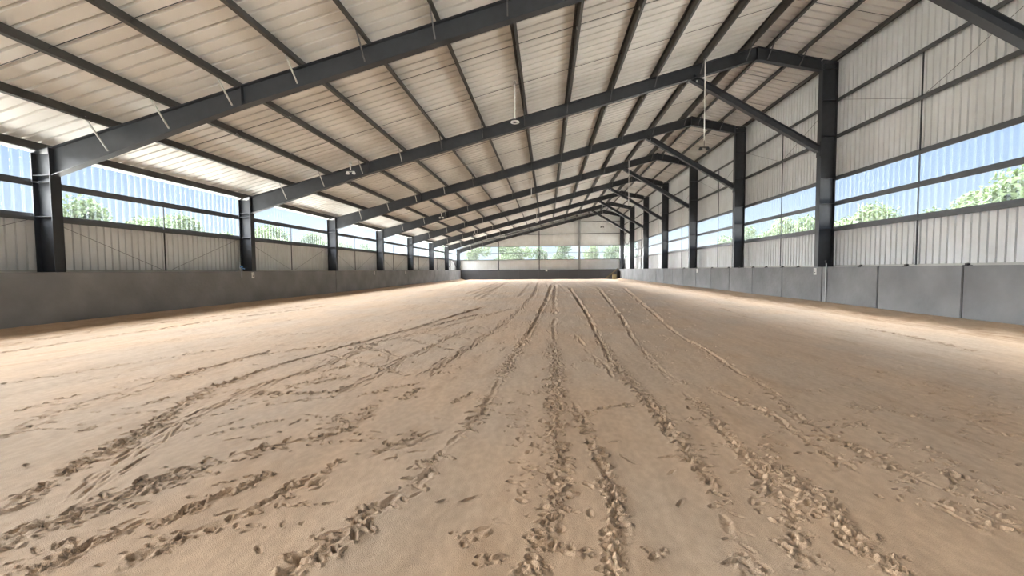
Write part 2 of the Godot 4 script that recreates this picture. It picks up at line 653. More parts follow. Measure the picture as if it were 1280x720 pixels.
	tread([410, 441, 450, 452, 480, 460, 510, 468], 0.12, 0.12, 0.017, 0.0, 131)
	scuff([440, 430, 475, 438, 510, 446], 0.10, 0.010)
	scuff([465, 420, 510, 424, 540, 430, 565, 437], 0.10, 0.010)
	scuff([520, 415, 560, 419, 590, 424], 0.09, 0.008)
	tread([498, 560, 515, 555, 540, 545], 0.07, 0.07, 0.018, -0.2, 132)
	tread([500, 500, 515, 490, 525, 483], 0.08, 0.06, 0.016, -0.2, 133)
	tread([565, 505, 575, 498, 590, 490], 0.06, 0.06, 0.016, -0.1, 134)
	tread([460, 568, 480, 558, 505, 550, 530, 540], 0.08, 0.07, 0.016, 0.0, 135)
	for p in [[55, 505, 40], [110, 535, 22], [380, 478, 30], [410, 475, 24], [360, 470, 26], [330, 530, 20], [420, 540, 26], [465, 490, 20], [200, 500, 14], [190, 535, 12], [460, 430, 22], [420, 460, 20], [570, 400, 30]]:
		var u: float = p[0]
		var v: float = p[1]
		var l: float = p[2]
		rough([u - l, v + l * 0.25, u, v, u + l, v - l * 0.25], 0.07, 40, 0.013)
	dashes(880, 395, 1280, 640, 75, 0.9)
	dashes(1000, 430, 1280, 530, 50, 1.2)
	dashes(0, 430, 420, 560, 48, 1.0)
	dashes(300, 430, 560, 560, 22, 0.8)
	dashes(560, 370, 900, 470, 60, 0.1)
	dashes(0, 560, 330, 720, 16, 0.9)
	# fine marks all over
	for k in 1500:
		var p := Vector2(rng.randf_range(XLK + 0.6, XRK - 0.6), 1.5 + 28.0 * pow(rng.randf(), 1.6))
		var f := maxf(1.0, p.y / 7.0)
		stamp(p.x, p.y, rng.randf() * PI, (0.02 + 0.05 * rng.randf()) * f, 0.012 * f, 0.006 + 0.008 * rng.randf(), 0.3)
	# far lines towards the end wall
	for k in 14:
		var xx := rng.randf_range(-8.0, 7.0)
		var a := -rng.randf() * 0.06
		var far := 20.0 + 10.0 * rng.randf()
		while far < 56.0:
			stamp(xx + a * (far - 20.0), far, -a, 1.2, 0.09 + 0.002 * far, 0.012, 0.3)
			far += 1.0 + 1.2 * rng.randf()


# ------------------------------------------------------------------ ribbed sheets

func ribbed(width: float, ribs: int, groove: float, floor_w: float, deep: float, solid: float, y0: float, low_top: float, high_top: float) -> ArrayMesh:
	# a sheet in its own axes: across x (0..width), up y, inner face towards +z; grooves run away from the viewer
	var st := tool()
	var pitch := width / ribs
	var prof: Array[Vector2] = [Vector2(0, 0)]
	for k in ribs:
		var c := (k + 0.5) * pitch
		prof.append(Vector2(c - groove / 2, 0))
		prof.append(Vector2(c - floor_w / 2, -deep))
		prof.append(Vector2(c + floor_w / 2, -deep))
		prof.append(Vector2(c + groove / 2, 0))
	prof.append(Vector2(width, 0))
	for k in prof.size() - 1:
		var a := prof[k]
		var b := prof[k + 1]
		var ta := lerpf(low_top, high_top, a.x / width)
		var tb := lerpf(low_top, high_top, b.x / width)
		var n := Vector3(-(b.y - a.y), 0, b.x - a.x).normalized()
		quad(st, Vector3(a.x, y0, a.y), Vector3(b.x, y0, b.y), Vector3(b.x, tb, b.y), Vector3(a.x, ta, a.y), n)
		if solid > 0.0:
			quad(st, Vector3(a.x, y0, a.y), Vector3(b.x, y0, b.y), Vector3(b.x, y0, -solid), Vector3(a.x, y0, -solid), Vector3.DOWN)
			quad(st, Vector3(a.x, ta, a.y), Vector3(b.x, tb, b.y), Vector3(b.x, tb, -solid), Vector3(a.x, ta, -solid), Vector3.UP)
	if solid > 0.0:
		quad(st, Vector3(0, y0, -solid), Vector3(width, y0, -solid), Vector3(width, high_top, -solid), Vector3(0, low_top, -solid), Vector3(0, 0, -1))
		quad(st, Vector3(0, y0, 0), Vector3(0, y0, -solid), Vector3(0, low_top, -solid), Vector3(0, low_top, 0), Vector3(-1, 0, 0))
		quad(st, Vector3(width, y0, 0), Vector3(width, y0, -solid), Vector3(width, high_top, -solid), Vector3(width, high_top, 0), Vector3(1, 0, 0))
	return st.commit()


func make_ceiling() -> void:
	var root := setting("ceiling", "pale ribbed metal roof sheets over dark steel purlins")
	var long_l := (RIDGE - (XLS - 0.35)) / cos(atan(0.25))
	var long_r := (XRS + 0.35 - RIDGE) / cos(atan(0.25))
	var n := 64
	var w := (ZE - ZB + 0.6) / n
	var sheet_l := ribbed(w, 3, 0.075, 0.05, 0.08, 0.11, 0, long_l, long_l)
	var sheet_r := ribbed(w, 3, 0.075, 0.05, 0.08, 0.11, 0, long_r, long_r)
	var tilt := atan(0.25)
	var lift := 0.27
	for k in n:
		var hz := ZB - 0.3 + w * k
		# sheet axes: x along the hall, y up the slope, z downwards into the hall
		var up := Vector3(cos(tilt), sin(tilt), 0)
		var down := Vector3(sin(tilt), -cos(tilt), 0)
		var o := copy_of("roof_sheet", sheet_l, M["roofing_%d" % rng.randi_range(0, 2)], root, Vector3.ZERO)
		o.transform = Transform3D(Basis(up.cross(down), up, down), Vector3(RIDGE, roof_y(RIDGE) + lift, -hz) - up * long_l)
		if o.transform.basis.x.z > 0:
			o.transform.origin = Vector3(RIDGE, roof_y(RIDGE) + lift, -(hz + w)) - up * long_l
		up = Vector3(-cos(tilt), sin(tilt), 0)
		down = Vector3(-sin(tilt), -cos(tilt), 0)
		o = copy_of("roof_sheet", sheet_r, M["roofing_%d" % rng.randi_range(0, 2)], root, Vector3.ZERO)
		o.transform = Transform3D(Basis(up.cross(down), up, down), Vector3(RIDGE, roof_y(RIDGE) + lift, -hz) - up * long_r)
		if o.transform.basis.x.z > 0:
			o.transform.origin = Vector3(RIDGE, roof_y(RIDGE) + lift, -(hz + w)) - up * long_r
	var st := tool()
	for s in [-1.0, 1.0]:
		bar(st, Vector3(RIDGE, roof_y(RIDGE) + lift + 0.13, -(ZB - 0.3)), Vector3(RIDGE, roof_y(RIDGE) + lift + 0.13, -(ZE + 0.3)), 0.5, 0.012, Vector3(s * 0.25, 1, 0))
	part("ridge_cap", st, M["rail_steel"], root)


func wall_sheets(root: Node3D, side: float, x: float, y0: float, y1: float, clear: bool, skip_from := 0.0, skip_to := -1.0) -> void:
	# side -1: wall at low x, looking towards +x
	var n := 62
	var w := (ZE - ZB + 0.05) / n
	var mesh := ribbed(w, 5, 0.06, 0.03, 0.026, 0.0, y0, y1, y1) if clear else ribbed(w, 5, 0.05, 0.03, 0.045, 0.07, y0, y1, y1)
	for k in n:
		var hz := ZB - 0.025 + w * k
		if hz + w / 2 > skip_from and hz + w / 2 < skip_to:
			continue
		var o: MeshInstance3D
		if clear:
			o = copy_of("translucent_sheet", mesh, M["polycarbonate_%d" % rng.randi_range(0, 1)], root, Vector3.ZERO)
		else:
			o = copy_of("cladding_sheet", mesh, M["cladding_%d" % rng.randi_range(0, 2)], root, Vector3.ZERO)
		if side < 0.0:
			o.transform = Transform3D(Basis(Vector3(0, 0, -1), Vector3.UP, Vector3(1, 0, 0)), Vector3(x, 0, -hz))
		else:
			o.transform = Transform3D(Basis(Vector3(0, 0, 1), Vector3.UP, Vector3(-1, 0, 0)), Vector3(x, 0, -(hz + w)))


func kick_panel(root: Node3D, x_in: float, side: float, h0: float, h1: float, k: int) -> void:
	var st := tool()
	var c := 0.012
	var a := h0 + 0.018
	var b := h1 - 0.018
	var x_out := x_in + side * 0.14
	bx(st, x_in + side * c, x_out, -0.15, TOP, -b, -a)
	bx(st, x_in, x_in + side * c, -0.15, TOP - c, -(b - c), -(a + c))
	part("concrete_panel", st, M["concrete_%d" % (k % 2)], root)


func make_side_walls() -> void:
	var l := setting("wall_left", "low side wall of grey concrete, ribbed cladding and translucent sheets up to the eave")
	wall_sheets(l, -1.0, XLS, TOP - 0.12, R1 + 0.03, false)
	wall_sheets(l, -1.0, XLS, R1 + 0.03, roof_y(XLS) + 0.26, true)
	var k := 0
	var joints := [ZB + 0.2, 23.0, 35.5, 44.3, 50.7, 58.2]
	for i in joints.size() - 1:
		kick_panel(l, XLK, -1.0, joints[i], joints[i + 1], 0)
	var st := tool()
	bx(st, XLK - 0.13, XLK - 0.03, -0.15, TOP - 0.02, -58.2, -(ZB + 0.2))
	part("joint_filler", st, M["joint"], l)
	st = tool()
	bx(st, XLS + 0.03, XLK - 0.13, TOP - 0.10, TOP - 0.06, -58.2, -(ZB + 0.2))
	part("ledge", st, M["concrete_1"], l)
	st = tool()
	bx(st, XLS - 0.12, XLS, -0.3, TOP - 0.10, -ZE, -ZB)
	part("plinth", st, M["concrete_1"], l)

	var r := setting("wall_right", "tall side wall of concrete panels, translucent band and pale ribbed cladding above")
	wall_sheets(r, 1.0, XRS, TOP - 0.12, R1 + 0.03, false, 47.0, 50.2)
	wall_sheets(r, 1.0, XRS, R1 + 0.03, R3 + 0.03, true, 47.0, 50.2)
	wall_sheets(r, 1.0, XRS, R3 + 0.03, roof_y(XRS) + 0.27, false)
	var z := 10.81 - 2.545 * 6
	while z < 58.0:
		kick_panel(r, XRK, 1.0, z, minf(z + 2.545, 58.2), k % 2 if k % 5 != 3 else 1)
		z += 2.545
		k += 1
	st = tool()
	bx(st, XRK + 0.03, XRK + 0.13, -0.15, TOP - 0.02, -58.2, -(ZB + 0.2))
	part("joint_filler", st, M["joint"], r)
	st = tool()
	bx(st, XRK + 0.13, XRS - 0.03, TOP - 0.10, TOP - 0.06, -58.2, -(ZB + 0.2))
	part("ledge", st, M["concrete_1"], r)
	st = tool()
	bx(st, XRS, XRS + 0.12, -0.3, TOP - 0.10, -ZE, -ZB)
	part("plinth", st, M["concrete_1"], r)


func make_gables() -> void:
	for g in 2:
		var far := g == 0
		var root := setting("wall_far" if far else "wall_rear", "gable wall with dark kick boards, translucent band and ribbed cladding under the roof" if far else "gable wall behind the photographer")
		var n := 24
		var w := (XRS - XLS) / n
		var low := ribbed(w, 5, 0.05, 0.03, 0.045, 0.07, TOP - 0.12, R1 + 0.03, R1 + 0.03)
		var clear := ribbed(w, 5, 0.06, 0.03, 0.026, 0.0, R1 + 0.03, R3 + 0.03, R3 + 0.03)
		for k in n:
			var x := XLS + w * k
			var turn := Basis.IDENTITY if far else Basis(Vector3(-1, 0, 0), Vector3.UP, Vector3(0, 0, -1))
			var at := Vector3(x if far else x + w, 0, -ZE if far else -ZB)
			var o := copy_of("cladding_sheet", low, M["cladding_%d" % rng.randi_range(0, 2)], root, at)
			o.transform.basis = turn
			var ta := roof_y(x) + 0.27
			var tb := roof_y(x + w) + 0.27
			if not far:
				var tt := ta
				ta = tb
				tb = tt
			var m2 := clear
			if minf(ta, tb) < R3 + 0.03:
				m2 = ribbed(w, 5, 0.06, 0.03, 0.026, 0.0, R1 + 0.03, minf(ta, R3 + 0.03), minf(tb, R3 + 0.03))
			o = copy_of("translucent_sheet", m2, M["polycarbonate_%d" % rng.randi_range(0, 1)], root, at)
			o.transform.basis = turn
			if maxf(ta, tb) > R3 + 0.06:
				o = copy_of("cladding_sheet", ribbed(w, 5, 0.05, 0.03, 0.045, 0.07, R3 + 0.03, maxf(ta, R3 + 0.04), maxf(tb, R3 + 0.04)), M["cladding_%d" % rng.randi_range(0, 2)], root, at)
				o.transform.basis = turn
		# kick boards of the gable
		var xs := XLK - 0.1
		var wide := (XRK - XLK + 0.2) / 8
		for k in 8:
			var st := tool()
			var zz := 58.06 if far else ZB + 0.34
			bx(st, xs + wide * k + 0.006, xs + wide * (k + 1) - 0.006, -0.15, TOP - 0.02, -zz - 0.07, -zz + 0.07)
			part("kick_board", st, M["board_grey"] if M.has("board_grey") else plain("board_grey", Color(0.30, 0.31, 0.33), 0.7), root)
		var st2 := tool()
		var za := 58.14 if far else ZB + 0.05
		bx(st2, XLS, XRS, TOP - 0.12, TOP - 0.08, -(za + 0.5 if far else za + 0.22), -za)
		part("ledge", st2, M["concrete_1"], root)
		st2 = tool()
		var zp := ZE if far else ZB - 0.12
		bx(st2, XLS - 0.12, XRS + 0.12, -0.3, TOP - 0.10, -(zp + 0.12), -zp)
		part("plinth", st2, M["concrete_1"], root)


func make_door() -> void:
	# tall sliding door in the high side wall
	var root := setting("door_1", "tall pale grey sliding door leaf in the high side wall")
	var st := tool()
	bx(st, XRS + 0.01, XRS + 0.06, TOP - 0.12, R3 + 0.02, -50.3, -46.9)
	part("door_leaf", st, M["door_sheet"], root)
	st = tool()
	for z in [46.9, 48.55, 50.25]:
		bx(st, XRS - 0.05, XRS + 0.02, TOP - 0.1, R3, -z - 0.05, -z + 0.05)
	for y in [TOP, R2, R3 - 0.05]:
		bx(st, XRS - 0.04, XRS + 0.015, y - 0.04, y + 0.04, -50.2, -46.95)
	part("door_frame", st, M["zinc_pale"], root)


# ------------------------------------------------------------------ steel

func purlin_xs() -> Array[float]:
	var xs: Array[float] = [-13.02]
	for k in 12:
		xs.append(-10.95 + 1.69 * k)
	xs.append_array([8.40, 9.55, 10.80])
	return xs


func column_shape(x_in: float, x_out: float, top_in: float, top_out: float, plates: Array) -> SurfaceTool:
	var st := tool()
	var lo := minf(x_in, x_out)
	var hi := maxf(x_in, x_out)
	var d := 0.02
	bx(st, x_in - d if x_in > x_out else x_in, x_in if x_in > x_out else x_in + d, -0.1, top_in, -0.12, 0.12)
	bx(st, x_out if x_in > x_out else x_out - d, x_out + d if x_in > x_out else x_out, -0.1, top_out, -0.12, 0.12)
	bx(st, lo + d, hi - d, -0.1, minf(top_in, top_out), -0.007, 0.007)
	for y in plates:
		bx(st, lo + d, hi - d, y - 0.007, y + 0.007, -0.11, 0.11)
	bar(st, Vector3(x_in, top_in, 0), Vector3(x_out, top_out, 0), 0.24, 0.02, Vector3.UP)
	return st


func web(st: SurfaceTool, pts: Array, half: float) -> void:
	# a plate in the plane of the frame; pts run round it in pairs bottom, top
	for k in range(0, pts.size() - 2, 2):
		var b0: Vector2 = pts[k]
		var t0: Vector2 = pts[k + 1]
		var b1: Vector2 = pts[k + 2]
		var t1: Vector2 = pts[k + 3]
		for s in [-1.0, 1.0]:
			quad(st, Vector3(b0.x, b0.y, s * half), Vector3(b1.x, b1.y, s * half), Vector3(t1.x, t1.y, s * half), Vector3(t0.x, t0.y, s * half), Vector3(0, 0, s))


func v3(p: Vector2) -> Vector3:
	return Vector3(p.x, p.y, 0)


func make_frame(braced: bool) -> Node3D:
	var root := Node3D.new()
	part("column", column_shape(XL, XLO, roof_y(XL), roof_y(XLO), [R1, ML, 3.92]), M["steel"], root)
	part("column", column_shape(XR, XRO, roof_y(XR) - 0.05, roof_y(XRO) - 0.02, [R1, R2, R3, R4, R5, 8.83]), M["steel"], root)
	# long rafter with its deep haunch at the low side
	var b0 := Vector2(XL, 3.92)
	var b1 := Vector2(-7.4, 5.46)
	var b2 := Vector2(RIDGE, 9.32)
	var t0 := Vector2(XL, roof_y(XL))
	var t1 := Vector2(-7.4, roof_y(-7.4))
	var t2 := Vector2(RIDGE, roof_y(RIDGE))
	var st := tool()
	web(st, [b0, t0, b1, t1, b2, t2], 0.007)
	bar(st, v3(b0), v3(b1), 0.2, 0.02, Vector3.UP)
	bar(st, v3(b1), v3(b2), 0.2, 0.02, Vector3.UP)
	bar(st, v3(t0) - Vector3(0, 0.012, 0), v3(t2) - Vector3(0, 0.012, 0), 0.2, 0.02, Vector3.UP)
	var rafter := part("rafter", st, M["steel"], root)
	st = tool()
	bx(st, -7.41, -7.39, b1.y, t1.y - 0.02, -0.1, 0.1)
	part("stiffener_plate", st, M["steel"], rafter)
	st = tool()
	bx(st, RIDGE - 0.02, RIDGE + 0.02, 9.28, roof_y(RIDGE) + 0.01, -0.11, 0.11)
	part("ridge_plate", st, M["steel"], rafter)
	# short rafter down to the tall column
	st = tool()
	var c0 := Vector2(RIDGE, 9.32)
	var c1 := Vector2(XR, 8.80)
	var d0 := Vector2(RIDGE, roof_y(RIDGE))
	var d1 := Vector2(XR, roof_y(XR))
	web(st, [c0, d0, c1, d1], 0.007)
	bar(st, v3(c0), v3(c1), 0.2, 0.02, Vector3.UP)
	bar(st, v3(d0) - Vector3(0, 0.012, 0), v3(d1) - Vector3(0, 0.012, 0), 0.2, 0.02, Vector3.UP)
	part("rafter", st, M["steel"], root)
	if braced:
		st = tool()
		ibeam(st, Vector3(5.62, 8.76, 0), Vector3(XR - 0.01, 5.88, 0), Vector3.UP, 0.25, 0.2, 0.02, 0.014)
		var kb := part("knee_brace", st, M["steel"], root)
		st = tool()
		bar(st, Vector3(5.45, 8.66, 0), Vector3(5.95, 8.78, 0), 0.22, 0.02, Vector3.UP)
		part("end_plate", st, M["steel"], kb)
		st = tool()
		bx(st, XR - 0.03, XR, 5.60, 6.16, -0.11, 0.11)
		part("end_plate", st, M["steel"], kb)
		for s in [-1.0, 1.0]:
			st = tool()
			tube(st, Vector3(5.78, 8.56, s * 0.08), Vector3(5.78, 8.63, s * 0.08), 0.03, 6)
			part("bolt", st, M["zinc_pale"], kb)
	# thin struts from the purlins down to the lower flange, on both sides of the rafter
	var xs := purlin_xs()
	for k in range(1, xs.size() - 1):
		var x: float = xs[k]
		var low := 9.32 - 0.25 * absf(x - RIDGE)
		if x < -7.4:
			low = lerpf(3.92, 5.46, (x - XL) / (-7.4 - XL))
		for s in ([1.0, -1.0] if k < 9 else [1.0]):
			st = tool()
			bar(st, Vector3(x - 0.03, roof_y(x) + 0.08, s * 0.62), Vector3(x - 0.06, low + 0.05, s * 0.10), 0.03, 0.03, Vector3.UP)
			part("fly_brace", st, M["zinc_pale"] if k < 5 else M["rail_steel"], root)
	return root


func make_frames() -> void:
	var braced := make_frame(true)
	var bare := make_frame(false)
	var words := ["standing against the far gable wall", "one bay before the far gable wall", "two bays before the far gable wall", "three bays before the far gable wall", "four bays before the far gable wall", "five bays before the far gable wall", "six bays before the far gable wall", "seven bays before the far gable wall", "eight bays before the far gable wall", "against the rear gable wall"]
	for k in 10:
		var j := 7 - k
		var hz := Z0 + BAY * j
		if j == 7:
			hz = 58.4
		elif j == -2:
			hz = ZB + 0.22
		var o: Node3D = (bare if j == 7 or j == -2 else braced).duplicate()
		o.name = numbered("portal_frame")
		add_child(o)
		o.position = Vector3(0, 0, -hz)
		o.set_meta("label", "dark grey steel portal frame " + words[k])
		o.set_meta("category", "steel frame")
		o.set_meta("group", "portal frames of the hall")
	braced.free()
	bare.free()


func make_purlins() -> void:
	var xs := purlin_xs()
	for k in xs.size():
		var x := xs[k]
		var left := x < RIDGE
		var label := ""
		if k == 0:
			label = "dark steel eave purlin on top of the low side wall"
		elif k == 12:
			label = "dark steel roof purlin beside the ridge, on the long slope"
		elif left:
			label = "dark steel roof purlin, %s above the low eave purlin on the long slope" % in_words(k - 1)
		elif k == 13:
			label = "dark steel roof purlin beside the ridge, on the short slope"
		elif k == 14:
			label = "dark steel roof purlin halfway down the short slope"
		else:
			label = "grey steel eave purlin on top of the tall side wall"
		var root := thing("roof_purlin", label, "purlin", Vector3(x, roof_y(x), 0), "roof purlins")
		var tilt := atan(0.25) * (1.0 if left else -1.0)
		var up := Vector3(-sin(tilt), cos(tilt), 0)
		var across := Vector3(cos(tilt), sin(tilt), 0)
		var s := -1.0 if left else 1.0
		var a := Vector3(0, 0, -(ZB + 0.05))
		var b := Vector3(0, 0, -(ZE - 0.05))
		var st := tool()
		bar(st, a + up * 0.125, b + up * 0.125, 0.008, 0.25, up)
		bar(st, a + up * 0.004 + across * s * -0.035, b + up * 0.004 + across * s * -0.035, 0.07, 0.008, up)
		bar(st, a + up * 0.246 + across * s * 0.035, b + up * 0.246 + across * s * 0.035, 0.07, 0.008, up)
		bar(st, a + up * 0.015 + across * s * -0.068, b + up * 0.015 + across * s * -0.068, 0.006, 0.025, up)
		part("z_section", st, M["purlin_steel"], root)
		if k > 0 and k < xs.size() - 1 and k != 12:
			# sag rods to the next purlin up, two in each bay
			var nxt := Vector3(xs[k + 1], roof_y(xs[k + 1]), 0) - Vector3(x, roof_y(x), 0)
			if k >= 13:
				nxt = Vector3(xs[k + 1] - x, roof_y(xs[k + 1]) - roof_y(x), 0)
			for j in range(-1, 7):
				for f in [0.3, 0.64]:
					st = tool()
					var at := Vector3(0, 0.15, -(Z0 + BAY * (j + f)))
					tube(st, at, at + nxt, 0.008, 5)
					part("sag_rod", st, M["steel"], root)
			# dark sleeves where lengths of purlin join
			for j in range(-1, 7):
				st = tool()
				var at2 := Vector3(0, 0, -(Z0 + BAY * (j + 0.3)))
				bar(st, at2 + up * 0.07 - Vector3(0, 0, 0.05), at2 + up * 0.07 + Vector3(0, 0, 0.05), 0.03, 0.06, up)
				part("rod_bracket", st, M["zinc_pale"], root)


func rail(label: String, side: float, y: float, x_out: float, m: Material, ties_to := 0.0, lip := 0.10) -> void:
	# a C rail outside the column flanges, all along the hall
	var root := thing("wall_rail", label, "rail", Vector3(x_out, y, 0), "wall rails")
	var st := tool()
	var a := Vector3(0, 0, -(ZB + 0.1))
	var b := Vector3(0, 0, -(ZE - 0.1))
	var w := 0.13
	var cx := side * (w / 2 + 0.002)
	bar(st, a + Vector3(cx, 0, 0), b + Vector3(cx, 0, 0), w, 0.008, Vector3.UP)
	bar(st, a + Vector3(side * 0.006, -lip / 2, 0), b + Vector3(side * 0.006, -lip / 2, 0), 0.008, lip, Vector3.UP)
	bar(st, a + Vector3(side * (w - 0.002), lip / 2, 0), b + Vector3(side * (w - 0.002), lip / 2, 0), 0.008, lip, Vector3.UP)
	part("c_section", st, m, root)
	if ties_to > 0.0:
		for j in range(-1, 7):
			st = tool()
			var z := -(Z0 + BAY * (j + 0.5))
			bx(st, side * 0.045, side * 0.075, 0.0, ties_to - y, z - 0.014, z + 0.014)
			part("sag_tie", st, M["steel"], root)


func make_rails() -> void:
	var rs: Material = M["rail_steel"]
	rail("pale base rail along the foot of the low side wall cladding", -1.0, TOP + 0.03, XLO, M["zinc_pale"], R1, 0.03)
	rail("grey steel rail under the translucent sheets of the low side wall", -1.0, R1, XLO, rs, ML)
	rail("grey steel rail across the middle of the low side wall's translucent sheets", -1.0, ML, XLO, rs)
	rail("pale base rail along the foot of the tall side wall cladding", 1.0, TOP + 0.03, XRO, M["zinc_pale"], R1, 0.03)
	rail("grey steel rail under the translucent band of the tall side wall", 1.0, R1, XRO, rs, R2)
	rail("grey steel rail across the middle of the tall side wall's translucent band", 1.0, R2, XRO, rs, R3)
	rail("grey steel rail on top of the tall side wall's translucent band", 1.0, R3, XRO, rs, R4)
	rail("grey steel rail on the tall side wall, first above its translucent band", 1.0, R4, XRO, rs, R5)
	rail("grey steel rail on the tall side wall, highest below the roof", 1.0, R5, XRO, rs)


func make_gable_posts() -> void:
	# posts and rails of the far gable, parts of that wall
	var wall := get_node("wall_far")
	var xs := [-7.0, -1.09, 4.62]
	for k in 3:
		var x: float = xs[k]
		var st := tool()
		var wide := 0.30 if k == 2 else 0.13
		var z := -58.4
		ibeam(st, Vector3(x, 0.3, z), Vector3(x, roof_y(x) - 0.49, z), Vector3(0, 0, 1), 0.24 if k == 2 else 0.16, wide, 0.014, 0.01)
		var o := part("gable_post", st, M["galvanised"] if k == 2 else M["steel"], wall)
		o.set_meta("label", "thick grey steel post nearest the ridge" if k == 2 else "slim dark steel post")
		st = tool()
		bx(st, x - wide * 0.7, x + wide * 0.7, roof_y(x) - 0.60, roof_y(x) - 0.50, z - 0.12, z + 0.12)
		part("head_plate", st, M["galvanised"], o)
	for d in [[R1, XLS, XRS], [R2, XLS, XRS], [R3, -12.2, XRS], [6.5, -5.0, XRS], [8.2, 2.0, XRS]]:
		var st := tool()
		var y: float = d[0]
		bx(st, float(d[1]) + 0.16, float(d[2]) - 0.16, y - 0.035, y + 0.035, -58.69, -58.57)
		part("gable_rail", st, M["rail_steel"], wall)


func make_bracing() -> void:
	# thin diagonal rods in the side walls
	for side in [-1.0, 1.0]:
		var x := XLO - 0.01 if side < 0 else XRO + 0.01
		for j in range(-1, 6):
			if side < 0:
				var root := thing("diagonal_rod", "thin diagonal rods on low side wall cladding, %s bay before the far gable" % in_words(6 - j), "bracing rod", Vector3(x, TOP, -(Z0 + BAY * j)), "diagonal rods of the low side wall")
				for f in 2:
					var st := tool()
					var h0 := -0.2 if f == 0 else -BAY + 0.2
					tube(st, Vector3(0, R1 - TOP - 0.08, h0), Vector3(0, 0.08, -BAY * 0.5 + (0.2 if f == 0 else -0.2)), 0.006, 5)
					part("rod", st, M["rail_steel"], root)
			else:
				var root := thing("diagonal_rod", "thin diagonal rods high on the tall side wall, %s bay before the far gable" % in_words(6 - j), "bracing rod", Vector3(x, R4, -(Z0 + BAY * j)), "diagonal rods of the tall side wall")
				for f in 2:
					var st := tool()
					var h0 := -0.2 if f == 0 else -BAY + 0.2
					tube(st, Vector3(0, R5 - R4 - 0.05, h0), Vector3(0, 0.05, -BAY * 0.5 + (0.2 if f == 0 else -0.2)), 0.006, 5)
					part("rod", st, M["rail_steel"], root)
		# crossed bracing in the last bay
		var root2 := thing("cross_bracing", "crossed steel bracing in the last bay of the %s side wall" % ("low" if side < 0 else "tall"), "bracing", Vector3(x + (0.25 if side < 0 else -0.25), TOP, -(Z0 + BAY * 6.5)), "crossed bracing of the last bay")
		var top := (roof_y(XLO) - 0.3 if side < 0 else 6.4) - TOP
		for s in [-1.0, 1.0]:
			var st := tool()
			bar(st, Vector3(0.02 * s, 0.0, 3.2 * s), Vector3(0.02 * s, top, -3.2 * s), 0.05, 0.05, Vector3.UP)
			part("brace", st, M["rail_steel"], root2)
	# pale pipe up the last rafter
	var p := thing("roof_pipe", "pale metal pipe running up along the last rafter before the far gable", "pipe", Vector3(XL, roof_y(XL), -56.6))
	var st3 := tool()
	tube(st3, Vector3(0.4, -0.15, 0), Vector3(RIDGE - XL - 1.0, roof_y(RIDGE - 1.0) - roof_y(XL) - 0.25, 0), 0.03, 8)
	part("pipe_run", st3, M["galvanised"], p)
	for k in 5:
		st3 = tool()
		var q := Vector3(0.4, -0.15, 0).lerp(Vector3(RIDGE - XL - 1.0, roof_y(RIDGE - 1.0) - roof_y(XL) - 0.25, 0), 0.1 + 0.2 * k)
		bx(st3, q.x - 0.02, q.x + 0.02, q.y, q.y + 0.45, -0.02, 0.02)
		part("pipe_hanger", st3, M["galvanised"], p)


# ------------------------------------------------------------------ fittings

func make_sprinklers() -> void:
	var rows := [[-7.95, 16.0, 5.42, "twin"], [-1.03, 13.5, 6.27, "ring"], [5.98, 16.15, 5.98, "twin"]]
	for d in rows:
		for k in 3:
			var x: float = d[0]
			var hz: float = d[1] + 14.2 * k
			var low: float = d[2]
			var high := roof_y(x) + 0.02
			var kind: String = d[3]
			var long := x > 0
			var label := "%s, %s" % ["ceiling sprinkler with flat ring head on pale rod" if kind == "ring" else ("ceiling sprinkler with dark twin head on long rod" if long else "ceiling sprinkler with pale twin head on short rod"), ["farthest from far gable", "middle of its row", "closest to far gable"][k]]
			var root := thing("ceiling_sprinkler", label, "sprinkler", Vector3(x, low, -hz), "ceiling sprinklers")
			var st := tool()
			tube(st, Vector3(0, 0.28 if long else 0.1, 0), Vector3(0, high - low, 0), 0.021, 8)
			part("drop_rod", st, M["white_plate"], root)
			st = tool()
			tube(st, Vector3(0, high - low - 0.06, 0), Vector3(0, high - low + 0.03, 0), 0.06, 10, 0.045)
			part("ceiling_flange", st, M["zinc_pale"], root)
			st = tool()
			if kind == "ring":
				var n := 20
				for i in n:
					var a0 := TAU * i / n
					var a1 := TAU * (i + 1) / n
					tube(st, Vector3(cos(a0) * 0.12, 0, sin(a0) * 0.12), Vector3(cos(a1) * 0.12, 0, sin(a1) * 0.12), 0.028, 8)
				part("ring", st, M["white_plate"], root)
				st = tool()
				tube(st, Vector3(0, -0.01, 0), Vector3(0, 0.11, 0), 0.05, 12, 0.02)
				for a in 3:
					bar(st, Vector3.ZERO, Vector3(cos(a * TAU / 3) * 0.12, 0, sin(a * TAU / 3) * 0.12), 0.016, 0.012, Vector3.UP)
				part("nozzle", st, M["black_plastic"], root)
			else:
				if long:
					tube(st, Vector3(0, 0.28, 0), Vector3(0, 0.05, 0), 0.01, 6)
				bar(st, Vector3(-0.16, 0.03, 0), Vector3(0.16, 0.03, 0), 0.035, 0.035, Vector3.UP)
				part("cross_bar", st, M["black_plastic"] if long else M["zinc_pale"], root)
				for s in [-1.0, 1.0]:
					st = tool()
					tube(st, Vector3(s * 0.13, 0.03, 0), Vector3(s * 0.13, -0.05, 0), 0.045, 12, 0.075)
					tube(st, Vector3(s * 0.13, -0.05, 0), Vector3(s * 0.13, -0.075, 0), 0.075, 12, 0.06)
					part("nozzle", st, M["black_plastic"] if long else M["white_plate"], root)


